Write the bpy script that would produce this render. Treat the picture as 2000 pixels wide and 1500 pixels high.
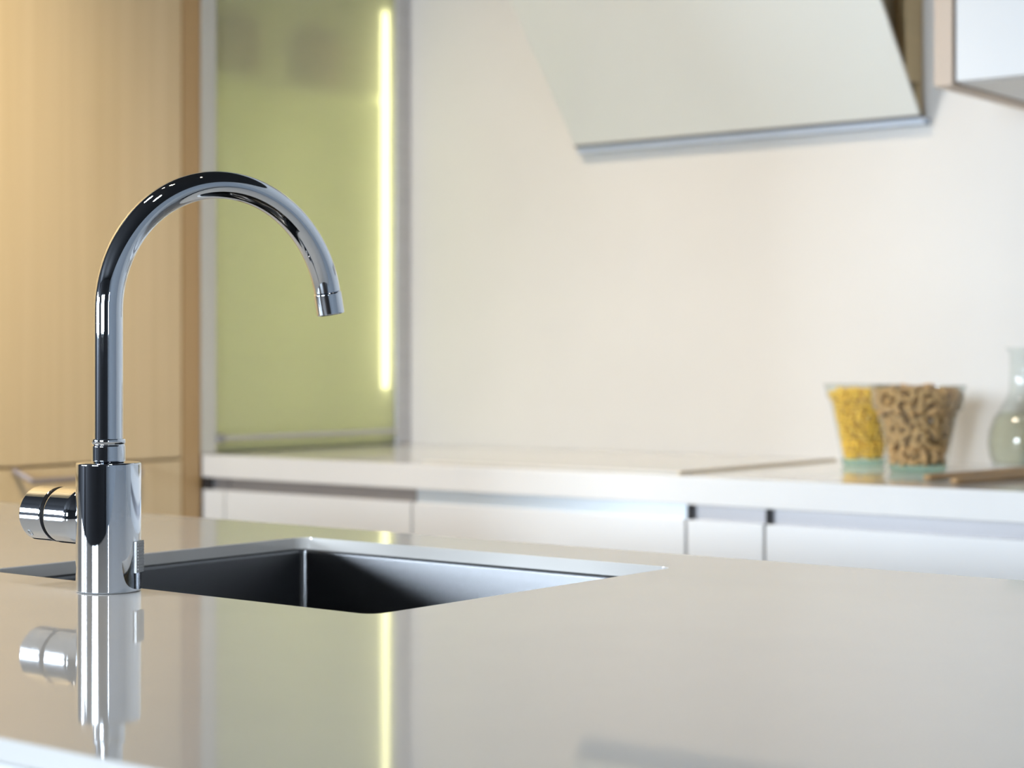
import bpy, bmesh, math, random
from mathutils import Vector, Matrix
R = math.radians
sc = bpy.context.scene
C = sc.collection
for o in list(bpy.data.objects):
    bpy.data.objects.remove(o)

# ------------------------------------------------------------------ camera
cam_d = bpy.data.cameras.new('camera')
cam = bpy.data.objects.new('camera', cam_d); C.objects.link(cam)
CAM = Vector((2.708, -3.060, 1.080))
cam.location = CAM
cam.rotation_euler = (R(90), 0, R(38.4))
cam_d.sensor_width = 36.0
cam_d.lens = 3652 / 2000 * 36
cam_d.shift_y = -45 / 2000
cam_d.clip_start = 0.05
cam_d.dof.use_dof = True
cam_d.dof.focus_distance = 1.47
cam_d.dof.aperture_fstop = 6.3
sc.camera = cam

# ------------------------------------------------------------------ view
sc.view_settings.view_transform = 'Standard'
sc.view_settings.look = 'None'
sc.view_settings.gamma = 1.0
sc.view_settings.use_curve_mapping = False
sc.view_settings.exposure = 0.16

# ------------------------------------------------------------------ world
w = bpy.data.worlds.new('world'); sc.world = w; w.use_nodes = True
w.node_tree.nodes['Background'].inputs[0].default_value = (0.75, 0.87, 1.0, 1)
w.node_tree.nodes['Background'].inputs[1].default_value = 1.2

# ------------------------------------------------------------------ daylight through the windows
def area(name, loc, rot, sx, sy, power, col, spread=180):
    d = bpy.data.lights.new(name, 'AREA'); d.shape = 'RECTANGLE'
    d.size = sx; d.size_y = sy; d.energy = power; d.color = col; d.spread = R(spread)
    o = bpy.data.objects.new(name, d); C.objects.link(o)
    o.location = loc; o.rotation_euler = rot
    return o
DAY = (0.80, 0.89, 1.0)
# (wall, centre along wall, width, z0, z1, power)
area('daylight', (1.80, -7.48, 1.675), (R(90), 0, 0), 2.1, 1.05, 300, DAY)
area('daylight', (-2.35, -7.48, 1.675), (R(90), 0, 0), 1.05, 1.05, 400, DAY)
area('daylight', (-3.08, -6.05, 1.675), (R(90), 0, R(-90)), 2.1, 1.05, 220, DAY)
area('daylight', (6.48, -6.20, 1.675), (R(90), 0, R(90)), 0.4, 1.05, 35, DAY)

def spot(name, loc, target, power, col, size, blend=1.0, rad=0.10):
    d = bpy.data.lights.new(name, 'SPOT'); d.energy = power; d.color = col
    d.spot_size = R(size); d.spot_blend = blend; d.shadow_soft_size = rad
    o = bpy.data.objects.new(name, d); C.objects.link(o)
    o.location = loc
    o.rotation_euler = (Vector(target) - Vector(loc)).to_track_quat('-Z', 'Y').to_euler()
    return o
WARM = (1.0, 0.74, 0.42)

# ------------------------------------------------------------------ node helpers
def mat(name, col, rough=0.5, metal=0.0, spec=0.5, noise=None, aniso=None):
    """noise = (scale xyz, amount, detail) darkens / lightens the base colour"""
    m = bpy.data.materials.new(name); m.use_nodes = True
    nt = m.node_tree; b = nt.nodes['Principled BSDF']
    b.inputs['Base Color'].default_value = (*col, 1)
    b.inputs['Roughness'].default_value = rough
    b.inputs['Metallic'].default_value = metal
    b.inputs['Specular IOR Level'].default_value = spec
    if noise:
        tc = nt.nodes.new('ShaderNodeTexCoord'); mp = nt.nodes.new('ShaderNodeMapping')
        mp.inputs['Scale'].default_value = noise[0]
        nz = nt.nodes.new('ShaderNodeTexNoise'); nz.inputs['Scale'].default_value = 1.0
        nz.inputs['Detail'].default_value = noise[2]
        cr = nt.nodes.new('ShaderNodeMapRange')
        cr.inputs[1].default_value = 0.3; cr.inputs[2].default_value = 0.7
        cr.inputs[3].default_value = 1 - noise[1]; cr.inputs[4].default_value = 1 + noise[1] * 0.5
        mx = nt.nodes.new('ShaderNodeVectorMath'); mx.operation = 'SCALE'
        mx.inputs[0].default_value = col
        nt.links.new(tc.outputs['Object'], mp.inputs[0]); nt.links.new(mp.outputs[0], nz.inputs['Vector'])
        nt.links.new(nz.outputs['Fac'], cr.inputs[0]); nt.links.new(cr.outputs[0], mx.inputs['Scale'])
        nt.links.new(mx.outputs[0], b.inputs['Base Color'])
    if aniso is not None:
        b.inputs['Anisotropic'].default_value = aniso
    return m

def schlick(nt, f0):
    lw = nt.nodes.new('ShaderNodeLayerWeight'); lw.inputs['Blend'].default_value = 0.5
    pw = nt.nodes.new('ShaderNodeMath'); pw.operation = 'POWER'; pw.inputs[1].default_value = 5.0
    nt.links.new(lw.outputs['Facing'], pw.inputs[0])
    ma = nt.nodes.new('ShaderNodeMath'); ma.operation = 'MULTIPLY_ADD'
    ma.inputs[1].default_value = 1 - f0; ma.inputs[2].default_value = f0
    nt.links.new(pw.outputs[0], ma.inputs[0])
    return ma
def thin_glass(name, tint, refl=1.5, rough=0.0, body=0.0, bodycol=(1, 1, 1)):
    m = bpy.data.materials.new(name); m.use_nodes = True
    nt = m.node_tree; nt.nodes.clear()
    out = nt.nodes.new('ShaderNodeOutputMaterial')
    tr = nt.nodes.new('ShaderNodeBsdfTransparent'); tr.inputs[0].default_value = (*tint, 1)
    gl = nt.nodes.new('ShaderNodeBsdfGlossy'); gl.inputs['Roughness'].default_value = rough
    fr = schlick(nt, ((refl - 1) / (refl + 1)) ** 2)
    mx = nt.nodes.new('ShaderNodeMixShader')
    src = tr.outputs[0]
    if body > 0:
        df = nt.nodes.new('ShaderNodeBsdfDiffuse'); df.inputs[0].default_value = (*bodycol, 1)
        m2 = nt.nodes.new('ShaderNodeMixShader'); m2.inputs[0].default_value = body
        nt.links.new(tr.outputs[0], m2.inputs[1]); nt.links.new(df.outputs[0], m2.inputs[2])
        src = m2.outputs[0]
    nt.links.new(fr.outputs[0], mx.inputs[0]); nt.links.new(src, mx.inputs[1]); nt.links.new(gl.outputs[0], mx.inputs[2])
    nt.links.new(mx.outputs[0], out.inputs[0])
    return m

def frosted(name, tint, milk):
    m = bpy.data.materials.new(name); m.use_nodes = True
    nt = m.node_tree; nt.nodes.clear()
    out = nt.nodes.new('ShaderNodeOutputMaterial')
    rf = nt.nodes.new('ShaderNodeBsdfRefraction'); rf.inputs['Color'].default_value = (*tint, 1)
    rf.inputs['Roughness'].default_value = 0.62; rf.inputs['IOR'].default_value = 1.25
    tl = nt.nodes.new('ShaderNodeBsdfTranslucent'); tl.inputs[0].default_value = (*milk, 1)
    df = nt.nodes.new('ShaderNodeBsdfDiffuse'); df.inputs[0].default_value = (*milk, 1)
    ad = nt.nodes.new('ShaderNodeMixShader'); ad.inputs[0].default_value = 0.5
    nt.links.new(tl.outputs[0], ad.inputs[1]); nt.links.new(df.outputs[0], ad.inputs[2])
    mx = nt.nodes.new('ShaderNodeMixShader'); mx.inputs[0].default_value = 0.76
    nt.links.new(rf.outputs[0], mx.inputs[1]); nt.links.new(ad.outputs[0], mx.inputs[2])
    gl = nt.nodes.new('ShaderNodeBsdfGlossy'); gl.inputs['Roughness'].default_value = 0.12
    fr = schlick(nt, 0.03)
    m3 = nt.nodes.new('ShaderNodeMixShader')
    nt.links.new(fr.outputs[0], m3.inputs[0]); nt.links.new(mx.outputs[0], m3.inputs[1]); nt.links.new(gl.outputs[0], m3.inputs[2])
    nt.links.new(m3.outputs[0], out.inputs[0])
    return m

def emit(name, col, k):
    m = bpy.data.materials.new(name); m.use_nodes = True
    b = m.node_tree.nodes['Principled BSDF']
    b.inputs['Base Color'].default_value = (0.8, 0.8, 0.8, 1)
    b.inputs['Emission Color'].default_value = (*col, 1)
    b.inputs['Emission Strength'].default_value = k
    return m

M = {}
M['wall'] = mat('wall_plaster', (0.68, 0.675, 0.665), 0.75, noise=((2.2, 2.2, 2.2), 0.04, 4))
M['blue_wall'] = mat('blue_grey_wall', (0.46, 0.50, 0.55), 0.8, noise=((2, 2, 2), 0.05, 3))
M['grey_wall'] = mat('grey_wall', (0.045, 0.045, 0.05), 0.8, noise=((2, 2, 2), 0.05, 3))
M['ceiling'] = mat('dark_ceiling', (0.012, 0.012, 0.014), 0.9, noise=((3, 3, 3), 0.1, 2))
M['floor'] = mat('floor_tile', (0.045, 0.036, 0.030), 0.4, noise=((1.5, 1.5, 1.5), 0.12, 5))
M['quartz'] = mat('polished_quartz', (0.62, 0.615, 0.60), 0.04, spec=0.75, noise=((9, 9, 9), 0.02, 6))
M['quartz_back'] = mat('white_quartz', (0.78, 0.78, 0.775), 0.06, noise=((9, 9, 9), 0.02, 6))
M['white'] = mat('white_lacquer', (0.80, 0.81, 0.82), 0.28, noise=((1.5, 1.5, 1.5), 0.01, 2))
M['satin'] = mat('satin_white_front', (0.66, 0.665, 0.67), 0.35, noise=((1.5, 1.5, 1.5), 0.01, 2))
M['carcass'] = mat('pale_grey_board', (0.78, 0.78, 0.775), 0.5, noise=((30, 30, 30), 0.03, 2))
M['chrome'] = mat('polished_chrome', (0.67, 0.71, 0.77), 0.02, 1.0, noise=((4, 4, 4), 0.01, 1))
M['cap'] = mat('dark_end_cap', (0.03, 0.028, 0.03), 0.5, noise=((40, 40, 40), 0.1, 1))
M['seal'] = mat('black_seal', (0.004, 0.004, 0.005), 0.6, spec=0.1, noise=((40, 40, 40), 0.1, 1))
M['vent'] = mat('grey_grille', (0.34, 0.35, 0.36), 0.42, 0.6, noise=((60, 60, 60), 0.06, 1))
M['alu'] = mat('brushed_aluminium', (0.55, 0.55, 0.57), 0.38, 0.85, noise=((4, 4, 120), 0.06, 3))
M['handle'] = mat('bronze_grey_handle', (0.36, 0.32, 0.33), 0.45, 0.5, noise=((4, 60, 4), 0.05, 2))
M['grip'] = mat('grip_channel_metal', (0.33, 0.325, 0.34), 0.4, 0.5, noise=((2, 2, 90), 0.06, 3))
M['grip_light'] = mat('pale_grip_channel', (0.60, 0.67, 0.74), 0.35, 0.3, noise=((2, 2, 90), 0.04, 3))
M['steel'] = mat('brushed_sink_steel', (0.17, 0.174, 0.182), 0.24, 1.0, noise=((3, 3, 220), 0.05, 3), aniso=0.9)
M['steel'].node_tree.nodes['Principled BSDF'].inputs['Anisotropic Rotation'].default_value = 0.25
M['hood_steel'] = mat('hood_steel_oak_reflection', (0.56, 0.45, 0.26), 0.4, 0.7, noise=((3, 3, 90), 0.05, 3))  # olive tint paints in the reflection of the oak cupboard side
M['hood_dark'] = mat('hood_inner_shadow', (0.20, 0.17, 0.12), 0.5, 0.6, noise=((3, 3, 30), 0.05, 3))  # darker metal tone, shadow behind the slanted pane put into the colour
M['hood_glass'] = mat('white_hood_glass', (0.74, 0.765, 0.745), 0.06, noise=((2, 2, 2), 0.01, 2))
M['hood_edge'] = mat('hood_edge_grey', (0.13, 0.13, 0.14), 0.6, 0.2, noise=((3, 3, 30), 0.05, 2))
M['hood_rail'] = mat('hood_rail_blue_steel', (0.46, 0.54, 0.66), 0.6, 0.1, noise=((2, 2, 60), 0.03, 2))
M['hob'] = mat('pale_glass_hob', (0.74, 0.73, 0.69), 0.03, noise=((9, 9, 9), 0.02, 2))
M['trim'] = mat('hob_trim_metal', (0.60, 0.52, 0.38), 0.5, 0.2, noise=((30, 30, 30), 0.05, 2))
M['led'] = emit('led_strip_light', (1.0, 0.97, 0.64), 6.5)
M['lamp'] = emit('lamp_lens_light', (1.0, 0.86, 0.62), 60.0)
M['black_metal'] = mat('black_lamp_metal', (0.02, 0.02, 0.02), 0.5, 0.5, noise=((30, 30, 30), 0.1, 1))
M['frost'] = frosted('green_frosted_glass', (0.94, 0.93, 0.70), (0.80, 0.81, 0.61))
M['inside'] = mat('pale_green_interior', (0.72, 0.76, 0.54), 0.6, noise=((5, 5, 5), 0.03, 2))
M['canister'] = mat('brown_canister', (0.27, 0.17, 0.08), 0.5, noise=((30, 30, 30), 0.15, 2))
M['jar'] = thin_glass('clear_jar_glass', (0.975, 0.992, 0.982), 1.45, body=0.006, bodycol=(0.8, 0.9, 0.85))
M['jar_base'] = thin_glass('green_thick_glass', (0.72, 0.86, 0.78), 1.5, body=0.25, bodycol=(0.42, 0.60, 0.50))
M['flask'] = thin_glass('clear_flask_glass', (0.975, 0.992, 0.988), 1.45, body=0.02, bodycol=(0.75, 0.84, 0.84))
M['oil'] = thin_glass('pale_liquid', (0.975, 0.965, 0.88), 1.2, body=0.08, bodycol=(0.72, 0.70, 0.48))
M['corn'] = mat('yellow_kernels', (0.95, 0.62, 0.08), 0.45, noise=((160, 160, 160), 0.25, 2))
M['nut'] = mat('roasted_nut', (0.50, 0.30, 0.12), 0.5, noise=((90, 90, 90), 0.3, 3))
M['server'] = mat('olive_wood', (0.40, 0.235, 0.09), 0.45, noise=((60, 6, 60), 0.3, 4))
M['frame_white'] = mat('pale_grey_frame', (0.56, 0.57, 0.55), 0.4, noise=((5, 5, 5), 0.02, 2))
M['glass_pane'] = thin_glass('window_glass', (0.97, 0.98, 0.98), 1.45)

def wood(name, c1, c2, rough=0.42, axis='z'):
    m = bpy.data.materials.new(name); m.use_nodes = True
    nt = m.node_tree; b = nt.nodes['Principled BSDF']; b.inputs['Roughness'].default_value = rough
    tc = nt.nodes.new('ShaderNodeTexCoord'); mp = nt.nodes.new('ShaderNodeMapping')
    mp.inputs['Scale'].default_value = (55, 55, 1.1) if axis == 'z' else (1.1, 55, 55)
    nz = nt.nodes.new('ShaderNodeTexNoise'); nz.inputs['Scale'].default_value = 1; nz.inputs['Detail'].default_value = 5
    mp2 = nt.nodes.new('ShaderNodeMapping'); mp2.inputs['Scale'].default_value = (9, 9, 0.6)
    nz2 = nt.nodes.new('ShaderNodeTexNoise'); nz2.inputs['Scale'].default_value = 1; nz2.inputs['Detail'].default_value = 2
    av = nt.nodes.new('ShaderNodeMath'); av.operation = 'ADD'
    mr = nt.nodes.new('ShaderNodeMapRange'); mr.inputs[1].default_value = 0.7; mr.inputs[2].default_value = 1.3
    mx = nt.nodes.new('ShaderNodeMix'); mx.data_type = 'RGBA'
    mx.inputs[6].default_value = (*c1, 1); mx.inputs[7].default_value = (*c2, 1)
    L = nt.links.new
    L(tc.outputs['Object'], mp.inputs[0]); L(mp.outputs[0], nz.inputs['Vector'])
    L(tc.outputs['Object'], mp2.inputs[0]); L(mp2.outputs[0], nz2.inputs['Vector'])
    L(nz.outputs['Fac'], av.inputs[0]); L(nz2.outputs['Fac'], av.inputs[1])
    L(av.outputs[0], mr.inputs[0]); L(mr.outputs[0], mx.inputs[0]); L(mx.outputs[2], b.inputs['Base Color'])
    return m
M['wood'] = wood('light_oak_veneer', (0.68, 0.54, 0.34), (0.60, 0.465, 0.275))
M['wood_edge'] = wood('oak_edge', (0.47, 0.315, 0.155), (0.40, 0.26, 0.125))
M['wood_pale'] = wood('pale_oak_panel', (0.54, 0.43, 0.34), (0.48, 0.38, 0.29))

# ------------------------------------------------------------------ mesh helpers
def add_box(bm, a, b):
    x0, y0, z0 = a; x1, y1, z1 = b
    v = [bm.verts.new(p) for p in ((x0, y0, z0), (x1, y0, z0), (x1, y1, z0), (x0, y1, z0),
                                   (x0, y0, z1), (x1, y0, z1), (x1, y1, z1), (x0, y1, z1))]
    for f in ((3, 2, 1, 0), (4, 5, 6, 7), (0, 1, 5, 4), (1, 2, 6, 5), (2, 3, 7, 6), (3, 0, 4, 7)):
        bm.faces.new([v[i] for i in f])

def frame_of(d):
    d = d.normalized()
    up = Vector((0, 0, 1)) if abs(d.z) < 0.95 else Vector((1, 0, 0))
    s = d.cross(up).normalized()
    return s, s.cross(d).normalized()

def add_lathe(bm, prof, origin=(0, 0, 0), axis=(0, 0, 1), n=64, sup=True):
    """prof: list of (radius, distance along axis)"""
    ax = Vector(axis).normalized(); s, t = frame_of(ax); o = Vector(origin)
    rings = []
    full = [prof[0]]                      # support rings keep the shading of long walls flat
    for (r0, h0), (r1, h1) in zip(prof, prof[1:]):
        L0 = math.hypot(r1 - r0, h1 - h0)
        if sup and L0 > .004:
            for q in (.0004 / L0, 1 - .0004 / L0):
                full.append((r0 + (r1 - r0) * q, h0 + (h1 - h0) * q))
        full.append((r1, h1))
    for r, h in full:
        if r < 1e-6:
            rings.append([bm.verts.new(o + ax * h)])
        else:
            rings.append([bm.verts.new(o + ax * h + (s * math.cos(2 * math.pi * i / n) + t * math.sin(2 * math.pi * i / n)) * r) for i in range(n)])
    for a, b in zip(rings, rings[1:]):
        for i in range(n):
            j = (i + 1) % n
            if len(a) == 1 and len(b) == 1: continue
            if len(a) == 1: bm.faces.new((a[0], b[j], b[i]))
            elif len(b) == 1: bm.faces.new((a[i], a[j], b[0]))
            else: bm.faces.new((a[i], a[j], b[j], b[i]))

def add_tube(bm, pts, rad, n=32, cap=True, flat=None):
    pts = [Vector(p) for p in pts]; N = len(pts)
    rads = rad if isinstance(rad, (list, tuple)) else [rad] * N
    T = [(pts[min(i + 1, N - 1)] - pts[max(i - 1, 0)]).normalized() for i in range(N)]
    s, t = frame_of(T[0]); rings = []
    for i in range(N):
        s = (s - T[i] * s.dot(T[i])).normalized(); t = T[i].cross(s).normalized()
        k = flat if flat else 1.0
        rings.append([bm.verts.new(pts[i] + (s * math.cos(2 * math.pi * q / n) + t * math.sin(2 * math.pi * q / n) * k) * rads[i]) for q in range(n)])
    for a, b in zip(rings, rings[1:]):
        for i in range(n):
            j = (i + 1) % n
            bm.faces.new((a[i], a[j], b[j], b[i]))
    if cap:
        bm.faces.new(rings[0]); bm.faces.new(rings[-1])

def obj(name, bm, m, parent=None, smooth=False, bevel=0, seg=2, sub=0, angle=35):
    bmesh.ops.recalc_face_normals(bm, faces=bm.faces)
    me = bpy.data.meshes.new(name); bm.to_mesh(me); bm.free()
    me.materials.append(m)
    o = bpy.data.objects.new(name, me); C.objects.link(o)
    if parent is not None:
        o.parent = parent
        pl = Vector(parent.location); gp = parent.parent
        while gp is not None:
            pl += Vector(gp.location); gp = gp.parent
        for v in me.vertices: v.co -= pl
    if smooth:
        for p in me.polygons: p.use_smooth = True
        try: me.set_sharp_from_angle(angle=R(angle))
        except Exception: pass
    if bevel:
        b = o.modifiers.new('bevel', 'BEVEL'); b.width = bevel; b.segments = seg
        b.limit_method = 'ANGLE'; b.angle_limit = R(40)
        b.harden_normals = False
    if sub:
        s = o.modifiers.new('subdivision', 'SUBSURF'); s.levels = sub; s.render_levels = sub
    return o

def box(name, a, b, m, parent=None, bevel=0.0, seg=2):
    bm = bmesh.new(); add_box(bm, a, b)
    return obj(name, bm, m, parent, bevel=bevel, seg=seg, smooth=False)

def thing(name, label, cat, loc=(0, 0, 0), group=None):
    o = bpy.data.objects.new(name, None); C.objects.link(o)
    o.location = loc; o.empty_display_size = 0.05
    o['label'] = label; o['category'] = cat
    if group: o['group'] = group
    return o
def tag(o, label, cat, group=None, kind=None):
    o['label'] = label; o['category'] = cat
    if group: o['group'] = group
    if kind: o['kind'] = kind
    return o
def struct(o, label=None):
    o['kind'] = 'structure'
    return o

# ------------------------------------------------------------------ the room
XL, XR, YF, YB, ZC = -3.0, 6.4, -7.4, 0.0, 3.1
struct(box('floor', (XL - .1, YF - .1, -0.1), (XR + .1, YB + .1, 0), M['floor']))
struct(box('ceiling', (XL - .1, YF - .1, ZC), (XR + .1, YB + .1, ZC + .1), M['ceiling']))
struct(box('wall_back', (XL, 0, 0), (XR, .1, ZC), M['wall']))
struct(box('wall_partition', (-0.72, -2.5, 0), (-0.62, -0.002, ZC), M['wall']))

def holed_wall(name, along, pos, thick, a0, a1, holes, m):
    """vertical wall made round window holes; along 'x' or 'y'"""
    bm = bmesh.new()
    def B(u0, u1, z0, z1):
        if u1 - u0 < 1e-4 or z1 - z0 < 1e-4: return
        if along == 'x': add_box(bm, (u0, pos, z0), (u1, pos + thick, z1))
        else: add_box(bm, (pos, u0, z0), (pos + thick, u1, z1))
    cur = a0
    for (h0, h1, z0, z1) in sorted(holes):
        B(cur, h0, 0, ZC); B(h0, h1, 0, z0); B(h0, h1, z1, ZC); cur = h1
    B(cur, a1, 0, ZC)
    return struct(obj(name, bm, m))
holed_wall('wall_front', 'x', YF - .1, .1, XL, XR, [(-2.875, -1.825, 1.15, 2.2), (.75, 2.85, 1.15, 2.2)], M['grey_wall'])
holed_wall('wall_right', 'y', XR, .1, YF, YB, [(-6.4, -6.0, 1.15, 2.2)], M['blue_wall'])
holed_wall('wall_left', 'y', XL - .1, .1, YF, YB, [(-7.1, -5.0, 1.15, 2.2)], M['grey_wall'])

def window(n, along, pos, u0, u1, z0, z1, nm):
    e = bpy.data.objects.new('window_%d' % n, None); C.objects.link(e); e['kind'] = 'structure'
    e.location = ((u0 + u1) / 2, pos, z0) if along == 'x' else (pos, (u0 + u1) / 2, z0)
    bm = bmesh.new(); t = .05
    def B(a0, a1, b0, b1, d=.05):
        if along == 'x': add_box(bm, (a0, pos, b0), (a1, pos + d, b1))
        else: add_box(bm, (pos, a0, b0), (pos + d, a1, b1))
    B(u0, u1, z0, z0 + t); B(u0, u1, z1 - t, z1)
    for k in range(nm + 1):
        u = u0 + (u1 - u0 - t) * k / nm
        B(u, u + t, z0 + t, z1 - t)
    obj('window_frame', bm, M['black_metal'], e)
    for k in range(nm):
        a = u0 + (u1 - u0 - t) * k / nm + t; b = u0 + (u1 - u0 - t) * (k + 1) / nm
        bm = bmesh.new()
        if along == 'x': add_box(bm, (a, pos + .02, z0 + t), (b, pos + .026, z1 - t))
        else: add_box(bm, (pos + .02, a, z0 + t), (pos + .026, b, z1 - t))
        obj('window_pane', bm, M['glass_pane'], e)
window(1, 'x', YF - .06, .75, 2.85, 1.15, 2.2, 2)
window(2, 'x', YF - .06, -2.875, -1.825, 1.15, 2.2, 1)
window(4, 'y', XL - .06, -7.1, -5.0, 1.15, 2.2, 1)
window(3, 'y', XR + .01, -6.4, -6.0, 1.15, 2.2, 1)

# ------------------------------------------------------------------ ceiling spots
SPOTS = [((0.85, -1.95), (0.60, 0.0, 1.15), 110, 54, 'ceiling spotlight aimed at the backsplash left of centre'),
         ((1.45, -1.95), (-0.1, -1.60, 1.45), 290, 52, 'ceiling spotlight aimed at the oak tall cupboard'),
         ((1.95, -1.55), (1.7, 0.0, 0.95), 3, 60, 'ceiling spotlight aimed at the white wall cupboard'),
         ((0.95, -2.35), (1.15, -2.0, 0.9), 48, 70, 'ceiling spotlight added to brighten the sink end of the island'),  # added fill lamp, lifts the brightness of the island top
         ((2.30, -2.45), (2.1, -1.9, 0.9), 34, 75, 'ceiling spotlight added to brighten the open middle of the island'),  # second added lamp for the island top
         ((1.25, -1.95), (0.75, -.60, 0.74), 50, 50, 'ceiling spotlight added over the aisle to brighten the white base cupboards')]  # added lamp, brightens the base fronts without hitting the island edge
SCOL = [(1.0, .80, .54), (1.0, .82, .53), (.92, .95, 1.0), (1.0, .90, .76), (1.0, .97, .92), (.95, .96, 1.0)]
for ((x, y), tgt, p, sz, lab), scol in zip(SPOTS, SCOL):
    e = thing('ceiling_spotlight', 'black ' + lab, 'light', (x, y, ZC), 'ceiling spotlights')
    d = (Vector(tgt) - Vector((x, y, ZC - .12))).normalized()
    o0 = Vector((x, y, ZC - .12))
    bm = bmesh.new(); add_lathe(bm, [(0, 0), (.05, 0), (.05, .008), (0, .008)], (x, y, ZC), (0, 0, -1), 24)
    add_tube(bm, [(x, y, ZC - .004), (x, y, ZC - .07)], .008, 12)
    obj('ceiling_mount', bm, M['black_metal'], e, smooth=True)
    bm = bmesh.new(); add_lathe(bm, [(0, -.06), (.038, -.06), (.04, .05), (.034, .05), (.033, .032), (0, .03)], o0, d, 28)
    obj('lamp_head', bm, M['black_metal'], e, smooth=True)
    bm = bmesh.new(); add_lathe(bm, [(0, .036), (.03, .036), (.03, .033), (0, .033)], o0, d, 24)
    obj('lens', bm, M['lamp'], e, smooth=True)
    spot('spot_beam', o0 + d * .055, tgt, p, scol, sz)

# ------------------------------------------------------------------ oak tall cupboards on the left
def tall_unit(y1, y0, lab, first):
    """front plane X = 0, from y0 (near) to y1 (far)"""
    t = thing('tall_cupboard', lab, 'cupboard', (-.3, (y0 + y1) / 2, 0), 'oak tall cupboards')
    box('carcass', (-.60, y0 + .001, .10), (-.021, y1 - .046 if first else y1 - .001, 2.38), M['wood_edge'], t)
    ye = y1
    if first:
        box('end_panel', (-.60, y1 - .044, 0), (0.0, y1, 2.40), M['wood_edge'], t, .0012)
        ye = y1 - .044
    box('plinth', (-.56, y0 + .002, 0), (-.05, ye - .002, .098), M['wood_edge'], t)
    ud = box('upper_door', (-.020, y0 + .002, .896), (0.0, ye - .004, 2.38), M['wood'], t, .0012)
    ld = box('lower_door', (-.020, y0 + .002, .10), (0.0, ye - .004, .891), M['wood'], t, .0012)
    # bow handle hooked on the top edge of the lower door
    ya, yb = ye - .39, ye - .115
    bm = bmesh.new()
    zt, zb = .889, .871
    # flat strip swept: leg down and out, long bar, leg back
    path = [(0.0, ya, zt), (.012, ya + .004, zt - .006), (.030, ya + .016, zb), (.032, ya + .024, zb - .001), (.032, yb - .024, zb - .001), (.030, yb - .016, zb), (.012, yb - .004, zt - .006), (0.0, yb, zt)]
    add_tube(bm, path, .0052, 10)
    obj('bow_handle', bm, M['handle'], ld, smooth=True)
    return t
tall_unit(-.609, -1.205, 'light oak tall cupboard nearest the white worktop, with a metal bow handle', True)
tall_unit(-1.207, -1.80, 'light oak tall cupboard farther from the worktop at the left picture edge', False)
tall_unit(-1.802, -2.40, 'light oak tall cupboard last in the row, outside the left picture edge', False)

# ------------------------------------------------------------------ base cupboards on the back wall
ZT = .900      # worktop height
TH = .0437
ZU = ZT - TH   # underside
YFc = -.607
FY = YFc + .001
def base_unit(x0, x1, lab, grip=True, gripmat=None, fronts=((.11, .83),), name='base_cupboard', cat='cupboard', cheek=0):
    t = thing(name, lab, cat, ((x0 + x1) / 2, -.3, 0), 'base cupboards on the back wall')
    box('carcass', (x0 + .0005, -.56, .10), (x1 - .0005, -.003, ZU - .001), M['carcass'], t)
    box('plinth', (x0 + .001, -.53, 0), (x1 - .001, -.50, .099), M['grip'], t)
    for i, (z0, z1) in enumerate(fronts):
        box('drawer_front' if len(fronts) > 1 else 'door', (x0 + .0018, FY, z0), (x1 - .0018, FY + .019, z1), M['white'], t, .001)
    if grip:
        bm = bmesh.new()     # L shaped grip channel, set back behind the front
        add_box(bm, (x0 + .001, FY + .012, ZU - .026), (x1 - .001, FY + .016, ZU - .001))
        add_box(bm, (x0 + .001, FY + .016, ZU - .030), (x1 - .001, FY + .045, ZU - .026))
        obj('grip_channel', bm, gripmat or M['grip'], t)
        if cheek: box('end_cap', (x0 + .0008, FY + .001, ZU - .024), (x0 + .0008 + cheek, FY + .0118, ZU - .001), M['cap'], t)
    return t
ZD = ZU - .0235
base_unit(.001, .0635, 'narrow white filler front under the worktop beside the oak end panel', fronts=((.11, ZD),), name='filler_panel', cat='panel', cheek=.017)
base_unit(.0645, .5385, 'white base cupboard with grey grip channel left of the hob cupboard', fronts=((.11, .46), (.464, ZD)))
base_unit(.5395, 1.1085, 'white base cupboard under the hob with pale blue grip channel', gripmat=M['grip_light'], fronts=((.11, .46), (.464, ZD)))
base_unit(1.1095, 1.2495, 'narrow white pull-out cupboard right of the hob cupboard', fronts=((.11, ZD),), cheek=.006)
base_unit(1.2505, 2.1495, 'wide white base cupboard at right below the glass jars', fronts=((.11, .46), (.464, ZD)), cheek=.005)
base_unit(2.1505, 3.0495, 'wide white base cupboard beyond the right picture edge', fronts=((.11, .46), (.464, ZD)))
# dark side cheeks of the grip channels
wt = bmesh.new(); add_box(wt, (0.001, YFc, ZU), (3.05, -.002, ZT))
wt = obj('back_worktop', wt, M['quartz_back'], bevel=.0015)
tag(wt, 'long white polished worktop along the back wall carrying hob and jars', 'worktop')

# hob
hb = thing('hob', 'flat pale glass hob set in the back worktop below the slanted hood', 'hob', (.79, -.3, ZT))
box('glass_plate', (.52, -.555, ZT + .0005), (1.062, -.045, ZT + .003), M['hob'], hb, .0006)
bm = bmesh.new()
add_box(bm, (1.062, -.557, ZT + .0003), (1.066, -.043, ZT + .0036))
obj('metal_trim', bm, M['trim'], hb)

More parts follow.
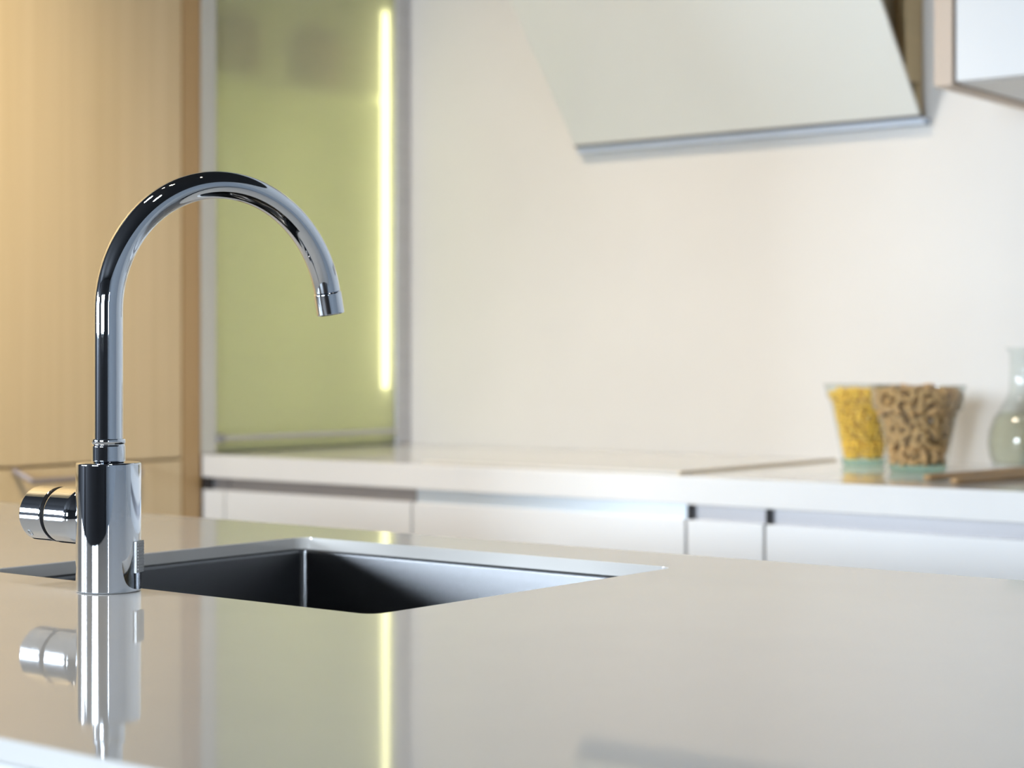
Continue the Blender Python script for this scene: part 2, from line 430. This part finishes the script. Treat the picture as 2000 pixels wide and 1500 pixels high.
# ------------------------------------------------------------------ frosted glass shutter cupboard standing on the worktop
sh = thing('shutter_cupboard', 'tall cupboard with green lit frosted glass shutter standing on the left worktop end', 'cupboard', (-.17, -.3, ZT))
ZS0, ZS1 = ZT + .001, 2.40
bm = bmesh.new()
add_box(bm, (-.36, -.606, ZS0), (-.348, -.002, ZS1))                 # back
add_box(bm, (-.348, -.606, ZS0), (-.03, -.594, ZS1)); add_box(bm, (-.348, -.014, ZS0), (-.03, -.002, ZS1))
add_box(bm, (-.348, -.594, ZS1 - .02), (-.03, -.014, ZS1)); add_box(bm, (-.348, -.594, ZS0), (-.03, -.014, ZS0 + .012))
obj('carcass', bm, M['inside'], sh)
box('left_stile', (-.029, -.6065, ZS0), (.001, -.569, ZS1), M['frame_white'], sh, .001)
box('right_stile', (-.029, -.047, ZS0), (.002, -.002, ZS1), M['alu'], sh, .0015)
box('top_rail', (-.029, -.568, 2.35), (.001, -.048, ZS1), M['frame_white'], sh, .001)
bm = bmesh.new()
n = 38; z0 = ZS0 + .002; z1 = 2.35; st = (z1 - z0) / n
prof = []
for k in range(n):
    za = z0 + k * st
    prof += [(-.0066, za), (-.0062, za + .0025), (-.0058, za + st * .25), (-.0057, za + st * .5), (-.0058, za + st * .75), (-.0062, za + st - .0025)]
prof.append((-.0066, z1))
va = [bm.verts.new((x, -.569, z)) for x, z in prof]; vb = [bm.verts.new((x, -.047, z)) for x, z in prof]
for i in range(len(prof) - 1): bm.faces.new((va[i], vb[i], vb[i + 1], va[i + 1]))
obj('glass_shutter', bm, M['frost'], sh, smooth=True, angle=60)
bm = bmesh.new(); add_tube(bm, [(.006, -.556, .929), (.006, -.052, .929)], .0052, 12)
bar = obj('pull_bar', bm, M['alu'], sh, smooth=True)
bm = bmesh.new(); add_lathe(bm, [(0, -.002), (.009, -.002), (.009, .010), (0, .010)], (.006, -.568, .929), (0, 1, 0), 20)
obj('bar_end_cap', bm, M['grip'], sh, smooth=True)
box('shelf', (-.346, -.593, 1.640), (-.058, -.030, 1.655), M['inside'], sh)
box('light_strip', (-.050, -.054, 1.02), (-.042, -.018, 1.84), M['led'], sh)
def canister(x, y, r, h, lab):
    t = thing('canister', lab, 'canister', (x, y, 1.6555), 'canisters behind frosted glass')
    bm = bmesh.new(); add_lathe(bm, [(0, 0), (r * .92, 0), (r, .008), (r, h - .012), (r * .9, h), (0, h)], (x, y, 1.6555), n=40)
    obj('can_body', bm, M['canister'], t, smooth=True)
    bm = bmesh.new(); add_lathe(bm, [(0, h + .0002), (r * .97, h + .0002), (r * .97, h + .014), (r * .3, h + .022), (.012, h + .04), (0, h + .04)], (x, y, 1.6555), n=40)
    obj('lid', bm, M['canister'], t, smooth=True)
canister(-.115, -.445, .060, .105, 'left brown canister on the shelf behind the green frosted glass')
canister(-.115, -.215, .062, .105, 'right brown canister on the shelf behind the green frosted glass')

# ------------------------------------------------------------------ extractor hood
HX0, HX1 = .470, 1.224
hd = thing('extractor_hood', 'slanted pale glass extractor hood hanging on the wall over the hob', 'hood', (.85, 0, 1.51))
th = .81                                  # run out per rise
def hp(z): return -.030 - (z - 1.51) * th
nz = Vector((0, -1, -th)).normalized()    # outward normal of the leaning pane
bm = bmesh.new()
ztop = 2.02
d = -nz * .008
q = [Vector((HX0, hp(1.51), 1.51)), Vector((HX1, hp(1.51), 1.51)), Vector((HX1, hp(ztop), ztop)), Vector((HX0, hp(ztop), ztop))]
A = [bm.verts.new(p) for p in q]; B_ = [bm.verts.new(p + d) for p in q]
bm.faces.new(A); bm.faces.new(B_[::-1])
for i in range(4): bm.faces.new((A[i], B_[i], B_[(i + 1) % 4], A[(i + 1) % 4]))
obj('glass_panel', bm, M['hood_glass'], hd, bevel=.0012)
box('back_body', (HX0 + .004, -.068, 1.572), (HX1 - .008, -.002, 2.30), M['hood_steel'], hd, .001)
box('side_skirt', (HX1 - .020, -.029, 1.5125), (HX1 - .008, -.002, 1.571), M['hood_steel'], hd, .001)
bm = bmesh.new()
xs = (HX0 + .03, HX1 - .028)
pr = [(-.0685, 1.585), (-.0685, 2.28), (hp(ztop) + .03, 2.28), (hp(ztop) + .016, ztop)]
L_ = [bm.verts.new((xs[0], y, z)) for y, z in pr]; R_ = [bm.verts.new((xs[1], y, z)) for y, z in pr]
bm.faces.new(L_); bm.faces.new(R_[::-1])
for i in range(4): bm.faces.new((L_[i], R_[i], R_[(i + 1) % 4], L_[(i + 1) % 4]))
obj('inner_body', bm, M['hood_dark'], hd)
bm = bmesh.new()
e0 = Vector((0, hp(1.51), 1.51)); up_ = Vector((0, -th, 1)).normalized()
q = [e0 + nz * .0006, e0 + nz * .0006 - up_ * .00485, e0 - nz * .0085 - up_ * .00485, e0 - nz * .0085]
q = [e0 + nz * .0008 + up_ * .0048, e0 + nz * .0008 - up_ * .0012, e0 - nz * .0085 - up_ * .0012, e0 - nz * .0085 - up_ * .0002, e0 + nz * .0002 - up_ * .0002, e0 + nz * .0002 + up_ * .0048]
A = [bm.verts.new(p + Vector((HX0 - .0005, 0, 0))) for p in q]; B_ = [bm.verts.new(p + Vector((HX1 + .0005, 0, 0))) for p in q]
bm.faces.new(A); bm.faces.new(B_[::-1])
for i in range(6): bm.faces.new((A[i], A[(i + 1) % 6], B_[(i + 1) % 6], B_[i]))
obj('lower_edge_trim', bm, M['hood_edge'], hd)
box('bottom_rail', (HX0 + .001, -.026, 1.4985), (HX1 + .006, -.002, 1.5095), M['hood_rail'], hd, .0008)

# ------------------------------------------------------------------ wall cupboard top right
wc = thing('wall_cupboard', 'white fronted wall cupboard with pale oak side at top right', 'cupboard', (1.9, 0, 1.51))
box('side_panel', (1.4095, -.360, 1.508), (1.4405, -.002, 2.30), M['wood_pale'], wc, .0008)
box('carcass', (1.4410, -.334, 1.5125), (2.34, -.002, 2.30), M['carcass'], wc, .0008)
box('door', (1.4440, -.355, 1.5140), (1.890, -.336, 2.298), M['satin'], wc, .001)
box('door', (1.8935, -.355, 1.5140), (2.34, -.336, 2.298), M['satin'], wc, .001)

# ------------------------------------------------------------------ island
IX0, IX1, IY0, IY1 = .45, 3.3, -2.512, -1.597
SX0, SX1, SY0, SY1 = 1.352, 1.806, -2.082, -1.694
def rrect(x0, x1, y0, y1, r, n=8):
    pts = []
    for cx, cy, a0 in ((x1 - r, y1 - r, 0), (x0 + r, y1 - r, 90), (x0 + r, y0 + r, 180), (x1 - r, y0 + r, 270)):
        for i in range(n + 1):
            a = R(a0 + 90 * i / n); pts.append((cx + r * math.cos(a), cy + r * math.sin(a)))
    return pts
bm = bmesh.new()
es = []
for loop in ([(IX0, IY0), (IX1, IY0), (IX1, IY1), (IX0, IY1)], rrect(SX0, SX1, SY0, SY1, .013)):
    vs = [bm.verts.new((x, y, ZT)) for x, y in loop]
    es += [bm.edges.new((vs[i], vs[(i + 1) % len(vs)])) for i in range(len(vs))]
bmesh.ops.triangle_fill(bm, edges=es, use_beauty=True)
top = bm.faces[:]
r = bmesh.ops.extrude_face_region(bm, geom=top)
bmesh.ops.translate(bm, vec=(0, 0, -.012), verts=[v for v in r['geom'] if isinstance(v, bmesh.types.BMVert)])
it = obj('island_worktop', bm, M['quartz'], bevel=.0008)
tag(it, 'glossy pale stone island worktop holding the sink and the chrome tap', 'worktop')
ib = thing('island_cupboard', 'white island cupboard block carrying the glossy stone worktop', 'cupboard', (1.9, -2.05, 0))
zt_ = ZT - .0125
bm = bmesh.new()
add_box(bm, (IX0 + .02, IY0 + .02, .1), (IX1 - .02, IY0 + .036, zt_)); add_box(bm, (IX0 + .02, IY1 - .036, .1), (IX1 - .02, IY1 - .02, zt_))
add_box(bm, (IX0 + .02, IY0 + .036, .1), (IX0 + .036, IY1 - .036, zt_)); add_box(bm, (IX1 - .036, IY0 + .036, .1), (IX1 - .02, IY1 - .036, zt_))
add_box(bm, (IX0 + .036, IY0 + .036, .1), (IX1 - .036, IY1 - .036, .116))
obj('carcass', bm, M['carcass'], ib)
bm = bmesh.new(); add_box(bm, (IX0 + .06, IY0 + .06, 0), (IX1 - .06, IY1 - .06, .0995)); obj('plinth', bm, M['grip'], ib)
k = 4; wd = (IX1 - IX0) / k
for i in range(k):
    box('panel', (IX0 + wd * i + .0015, IY0 + .001, .1), (IX0 + wd * (i + 1) - .0015, IY0 + .0195, zt_ - .0005), M['white'], ib, .001)
    box('door', (IX0 + wd * i + .0015, IY1 - .0195, .1), (IX0 + wd * (i + 1) - .0015, IY1 - .001, zt_ - .0005), M['white'], ib, .001)

# sink: rim flange under the stone, walls with rounded corners, floor sloping to a drain
sk = thing('sink', 'brushed steel undermount sink bowl let into the island worktop', 'sink', ((SX0 + SX1) / 2, (SY0 + SY1) / 2, ZT - .012))
bm = bmesh.new()
zr = ZT - .0126
rings = []
for (off, z, rr) in ((-.022, zr, .03), (.0030, zr, .009), (.0038, zr - .0008, .007), (.0040, zr - .003, .006), (.005, zr - .165, .008), (.010, zr - .185, .02), (.022, zr - .195, .03), (.05, zr - .197, .05)):
    rings.append([bm.verts.new((x, y, z)) for x, y in rrect(SX0 + off, SX1 - off, SY0 + off, SY1 - off, rr)])
cxs, cys = (SX0 + SX1) / 2, (SY0 + SY1) / 2
m_ = len(rings[0])
rings.append([bm.verts.new((cxs + .045 * math.cos(math.atan2(v.co.y - cys, v.co.x - cxs)), cys + .045 * math.sin(math.atan2(v.co.y - cys, v.co.x - cxs)), zr - .199)) for v in rings[-1]])
for a, b in zip(rings, rings[1:]):
    for i in range(m_):
        j = (i + 1) % m_; bm.faces.new((a[i], a[j], b[j], b[i]))
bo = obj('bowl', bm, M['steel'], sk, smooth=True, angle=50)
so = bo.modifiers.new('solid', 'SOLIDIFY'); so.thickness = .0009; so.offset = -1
bm = bmesh.new(); add_lathe(bm, [(.0452, -.001), (.044, .001), (.036, .0005), (.034, -.004), (.012, -.005), (.010, -.002), (0, -.001)], (cxs, cys, zr - .199), n=40)
obj('drain', bm, M['chrome'], sk, smooth=True)

# ------------------------------------------------------------------ tap
FX, FY_ = 1.5500, -2.1080
fc = thing('kitchen_tap', 'polished chrome swan-neck kitchen tap standing on the island beside the sink', 'tap', (FX, FY_, ZT))
bm = bmesh.new()
add_lathe(bm, [(0, .0003), (.0247, .0003), (.0252, .0010), (.0252, .0994), (.0249, .1002), (.0242, .1006), (.0130, .1006), (0, .1006)], (FX, FY_, ZT), n=96)
obj('tap_body', bm, M['chrome'], fc, smooth=True, angle=50)
bm = bmesh.new()
add_lathe(bm, [(.0118, .1008), (.0128, .1012), (.0130, .1020), (.0130, .1135), (.0126, .1140), (.0124, .1145), (.0124, .1150), (.0127, .1155), (.0130, .1160), (.0130, .1182), (.0127, .1190), (.0114, .1192), (.0112, .118)], (FX, FY_, ZT), n=72)
obj('collar', bm, M['chrome'], fc, smooth=True, angle=60)
# swan neck
Rn, hn, phi, tend = .105, 1.1192 - ZT, .1925, R(169)
dv = Vector((math.sin(phi), math.cos(phi), 0))
base = Vector((FX, FY_, ZT))
pts = [base + Vector((0, 0, .103 + (hn - .103) * i / 6)) for i in range(6)]
for i in range(65):
    t = tend * i / 64
    pts.append(base + dv * (Rn * (1 - math.cos(t))) + Vector((0, 0, hn + Rn * math.sin(t))))
bm = bmesh.new(); add_tube(bm, pts, .0112, 48)
spout = obj('spout', bm, M['chrome'], fc, smooth=True, angle=50)
td = (dv * math.sin(tend) + Vector((0, 0, math.cos(tend)))).normalized()
bm = bmesh.new()
add_lathe(bm, [(.0100, -.0010), (.0112, .0000), (.0117, .0006), (.0118, .0014), (.0118, .0180), (.0113, .0188), (.0100, .0188), (.0098, .0150), (0, .0150)], pts[-1] + td * .0008, td, 56)
aer = obj('aerator', bm, M['chrome'], spout, smooth=True, angle=50)
bm = bmesh.new()
add_lathe(bm, [(0, .0150), (.0096, .0150), (.0096, .0162), (0, .0162)], pts[-1] + td * .001, td, 24)
obj('aerator_mesh', bm, M['vent'], spout, smooth=True)
# side valve: neck, black ring, turning knob  (axis runs to -X)
zk = ZT + .0570
bm = bmesh.new(); add_lathe(bm, [(.0150, .0150), (.0190, .0200), (.0216, .0235), (.0224, .0255), (.0226, .0280), (.0226, .0518), (.0222, .0530), (.018, .0530), (0, .0530)], (FX, FY_, zk), (-1, 0, 0), 80)
obj('valve_neck', bm, M['chrome'], fc, smooth=True, angle=50)
bm = bmesh.new(); add_lathe(bm, [(0, .0532), (.0217, .0532), (.0221, .0538), (.0221, .0574), (.0217, .0580), (0, .0580)], (FX, FY_, zk), (-1, 0, 0), 64)
obj('seal_ring', bm, M['seal'], fc, smooth=True)
bm = bmesh.new(); add_lathe(bm, [(0, .0582), (.0212, .0582), (.0220, .0590), (.0220, .0835), (.0212, .0852), (.0190, .0860), (0, .0862)], (FX, FY_, zk), (-1, 0, 0), 80)
knob = obj('control_knob', bm, M['chrome'], fc, smooth=True, angle=50)
# small ring mark engraved on the knob
ang = R(-42)
nrm = Vector((0, -math.cos(ang), math.sin(ang)))
p0 = Vector((FX - .0765, FY_, zk)) + nrm * .0220
s_ = Vector((1, 0, 0)); t_ = nrm.cross(s_).normalized()
bm = bmesh.new()
add_tube(bm, [p0 + s_ * (.0021 * math.cos(R(a))) + t_ * (.0028 * math.sin(R(a))) for a in range(0, 361, 20)], .00035, 8, cap=False)
obj('ring_mark', bm, M['vent'], knob, smooth=True)
# ribbed grey plate on the sink side of the body
va_ = R(28)                       # heading of the plate round the body
c_, s2 = math.cos(va_), math.sin(va_)
def onb(tang, rad, z): return Vector((FX + c_ * rad - s2 * tang, FY_ + s2 * rad + c_ * tang, ZT + z))
bm = bmesh.new()
def obox(t0, t1, r0, r1, z0, z1):
    v = [bm.verts.new(onb(t, r_, z)) for t, r_, z in ((t0, r0, z0), (t1, r0, z0), (t1, r1, z0), (t0, r1, z0), (t0, r0, z1), (t1, r0, z1), (t1, r1, z1), (t0, r1, z1))]
    for f in ((3, 2, 1, 0), (4, 5, 6, 7), (0, 1, 5, 4), (1, 2, 6, 5), (2, 3, 7, 6), (3, 0, 4, 7)): bm.faces.new([v[i] for i in f])
obox(-.0075, .0075, .0225, .0262, .015, .0395)
for i in range(9):
    z = .0172 + i * .0024
    obox(-.0062, .0062, .0260, .0270, z, z + .0012)
obj('ribbed_plate', bm, M['vent'], fc)

# ------------------------------------------------------------------ jars
def jar(x, y, h, prof_out, lab, mouth):
    """prof_out: (radius, height) from base up"""
    t = thing('glass_jar', lab, 'jar', (x, y, ZT), 'glass jars on the back worktop')
    wall = .0028
    inn = [(r - wall, z) for r, z in prof_out if z > .014]
    bm = bmesh.new()
    out = [(r, z) for r, z in prof_out if z >= .012]
    rim = [(prof_out[-1][0] + .0004, h - .0012), (prof_out[-1][0] - .0014, h), (prof_out[-1][0] - wall, h - .0014)]
    add_lathe(bm, out + rim + inn[::-1], (x, y, ZT), n=72)
    obj('jar_wall', bm, M['jar'], t, smooth=True, angle=60)
    r0 = prof_out[0][0]
    bm = bmesh.new(); add_lathe(bm, [(0, .0004), (r0 - .004, .0004), (r0, .003), (r0 + .0012, .0118), (0, .0118)], (x, y, ZT), n=72)
    obj('jar_base', bm, M['jar_base'], t, smooth=True, angle=60)['label'] = 'thick green tinted glass jar base'
    bm = bmesh.new()
    rr = prof_out[-1][0] + .0006
    add_tube(bm, [(x + rr * math.cos(R(a)), y + rr * math.sin(R(a)), ZT + h - .001) for a in range(0, 361, 6)], .0016, 8, cap=False)
    obj('rim', bm, M['flask'], t, smooth=True)
    return t
J1 = (1.182, -.160); J2 = (1.337, -.269)
P1 = [(.0365, .0), (.0375, .012), (.0440, .045), (.0535, .092), (.0575, .110), (.0590, .113), (.0622, .116), (.0640, .120), (.0668, .139)]
P2 = [(.0455, .0), (.0475, .012), (.0540, .045), (.0615, .082), (.0655, .096), (.0680, .0985), (.0715, .101), (.0735, .106), (.0762, .139)]
jar(*J1, .140, P1, 'smaller glass jar of yellow kernels standing behind the nut jar', 0)
jar(*J2, .140, P2, 'larger tapered glass jar filled with brown nuts on the back worktop', 0)
def rad_at(P, z):
    for (r0, z0), (r1, z1) in zip(P, P[1:]):
        if z0 <= z <= z1: return r0 + (r1 - r0) * (z - z0) / (z1 - z0 + 1e-9)
    return P[-1][0]
random.seed(4)
# yellow kernels (uncountable filling)
bm = bmesh.new()
z = .0165
while z < .128:
    rw = rad_at(P1, z) - .0078
    for rr in (rw, rw - .0085, rw - .017):
        n = max(3, int(2 * math.pi * rr / .0088))
        for i in range(n):
            a = 2 * math.pi * (i + random.random() * .6) / n
            s = random.uniform(.0038, .0048)
            mt = Matrix.Translation((J1[0] + rr * math.cos(a), J1[1] + rr * math.sin(a), ZT + z + random.uniform(-.002, .002))) @ \
                Matrix.Rotation(random.uniform(0, 6.28), 4, Vector((random.random(), random.random(), random.random() + .01)).normalized()) @ Matrix.Diagonal((s, s * .8, s * random.uniform(.7, 1.25), 1))
            bmesh.ops.create_icosphere(bm, subdivisions=1, radius=1, matrix=mt)
    z += .0072
for i in range(60):
    a, rr = random.uniform(0, 6.28), .052 * math.sqrt(random.random())
    s = .0042
    bmesh.ops.create_icosphere(bm, subdivisions=1, radius=1, matrix=Matrix.Translation((J1[0] + rr * math.cos(a), J1[1] + rr * math.sin(a), ZT + .129 + random.uniform(0, .003))) @ Matrix.Diagonal((s, s * .8, s, 1)))
kern = obj('yellow_kernels', bm, M['corn'], smooth=True, angle=80)
tag(kern, 'yellow kernels heaped inside the smaller glass jar', 'kernels', kind='stuff')
# nuts: one cashew-like mesh, copied
def nut_mesh():
    bm = bmesh.new()
    pts, rd = [], []
    for i in range(9):
        a = R(-75 + 150 * i / 8)
        pts.append((.0078 * math.cos(a) - .0050, .0092 * math.sin(a), 0))
        rd.append((.0024, .0043, .0052, .0055, .0054, .0053, .0050, .0040, .0022)[i])
    add_tube(bm, pts, rd, 10)
    return bm
nut = obj('nut', nut_mesh(), M['nut'], smooth=True, angle=80)
NL = 'curved brown roasted nut inside the larger tapered glass jar'
tag(nut, NL, 'nut', 'nuts in the larger glass jar')
spots = []
z = .0205
while z < .128:
    rw = rad_at(P2, z) - .0092
    for li, rr in enumerate((rw, rw - .0155)):
        n = int(2 * math.pi * rr / (.0185 if li == 0 else .022))
        ph = random.random()
        for i in range(n):
            a = 2 * math.pi * (i + ph) / n
            spots.append((rr, a, z + random.uniform(-.002, .002)))
    z += .0118
for i in range(7): spots.append((.020, i * .9, .131))
spots += [(.045, -1.2, .1355), (.02, .2, .1385), (.044, -2.4, .1350), (.03, 3.0, .1370), (.055, -.4, .1345)]
for k, (rr, a, z) in enumerate(spots):
    o = nut if k == 0 else nut.copy()
    if k: C.objects.link(o)
    o.location = (J2[0] + rr * math.cos(a), J2[1] + rr * math.sin(a), ZT + z)
    top_ = z > .133
    o.rotation_euler = (random.uniform(-.3, .3), random.uniform(-.3, .3), random.uniform(0, 6.28)) if top_ else (R(90) + random.uniform(-.35, .35), random.uniform(0, 6.28), a + R(90) + random.uniform(-.3, .3))

# flask
fl = thing('glass_flask', 'round clear glass flask with narrow neck at the right picture edge', 'flask', (1.4325, -.072, ZT))
fx, fy = 1.4325, -.072
po = [(0, .0006), (.046, .0006), (.050, .004), (.0555, .020), (.0585, .040), (.0565, .062), (.0480, .086), (.0360, .104), (.0270, .118), (.0230, .132), (.0220, .150), (.0222, .190), (.0245, .197), (.0285, .199), (.0285, .2025)]
pi_ = [(.0265, .2025), (.0205, .196), (.0200, .150), (.0210, .132), (.0250, .117), (.0340, .103), (.0460, .085), (.0545, .061), (.0565, .040), (.0535, .021), (.048, .007), (0, .006)]
bm = bmesh.new(); add_lathe(bm, po + pi_, (fx, fy, ZT), n=72, sup=False)
obj('flask_glass', bm, M['flask'], fl, smooth=True, angle=70)
bm = bmesh.new(); add_lathe(bm, [(0, .0066), (.0470, .0072), (.0525, .021), (.0555, .040), (.0535, .061), (.0455, .084), (.0380, .0935), (0, .0935)], (fx, fy, ZT), n=64, sup=False)
obj('liquid', bm, M['oil'], fl, smooth=True, angle=60)

# wooden salad servers
def server(p, q, lab, rise=.0):
    a = Vector((*p, ZT)); b = Vector((*q, ZT)); d = (b - a).normalized(); s = Vector((d.y, -d.x, 0))
    t = thing('wooden_server', lab, 'utensil', a, 'wooden servers on the back worktop')
    Lh = (b - a).length
    bm = bmesh.new()
    st = [(0, .0070), (.01, .0095), (.10, .0085), (.16, .0080), (.21, .0110), (.25, .0210), (.29, .0270), (.32, .0240), (.345, .012)]
    st = [(u * Lh / .345, w_) for u, w_ in st]
    rows = []
    for u, w_ in st:
        c = a + d * u
        rows.append([bm.verts.new(c + s * k * w_ + Vector((0, 0, z_))) for k, z_ in ((-1, .004), (-.7, .001), (.7, .001), (1, .004), (1, .0075), (.6, .0110), (-.6, .0110), (-1, .0075))])
    for r0, r1 in zip(rows, rows[1:]):
        for i in range(8): bm.faces.new((r0[i], r0[(i + 1) % 8], r1[(i + 1) % 8], r1[i]))
    bm.faces.new(rows[0]); bm.faces.new(rows[-1])
    o = obj('server', bm, M['server'], t, smooth=True, sub=1)
    return t
def single(t):     # a thing that is one mesh: keep the mesh itself as the top-level object
    ch = t.children[0]; ch.parent = None; ch.location = t.location
    for k in ('label', 'category', 'group'): ch[k] = t[k]
    bpy.data.objects.remove(t); ch.name = 'wooden_server'
single(server((1.457, -.486), (1.503, -.150), 'brown wooden server with its handle tip right beside the nut jar'))
single(server((1.524, -.536), (1.565, -.200), 'brown wooden server nearer the worktop front edge, cut by the right picture edge'))
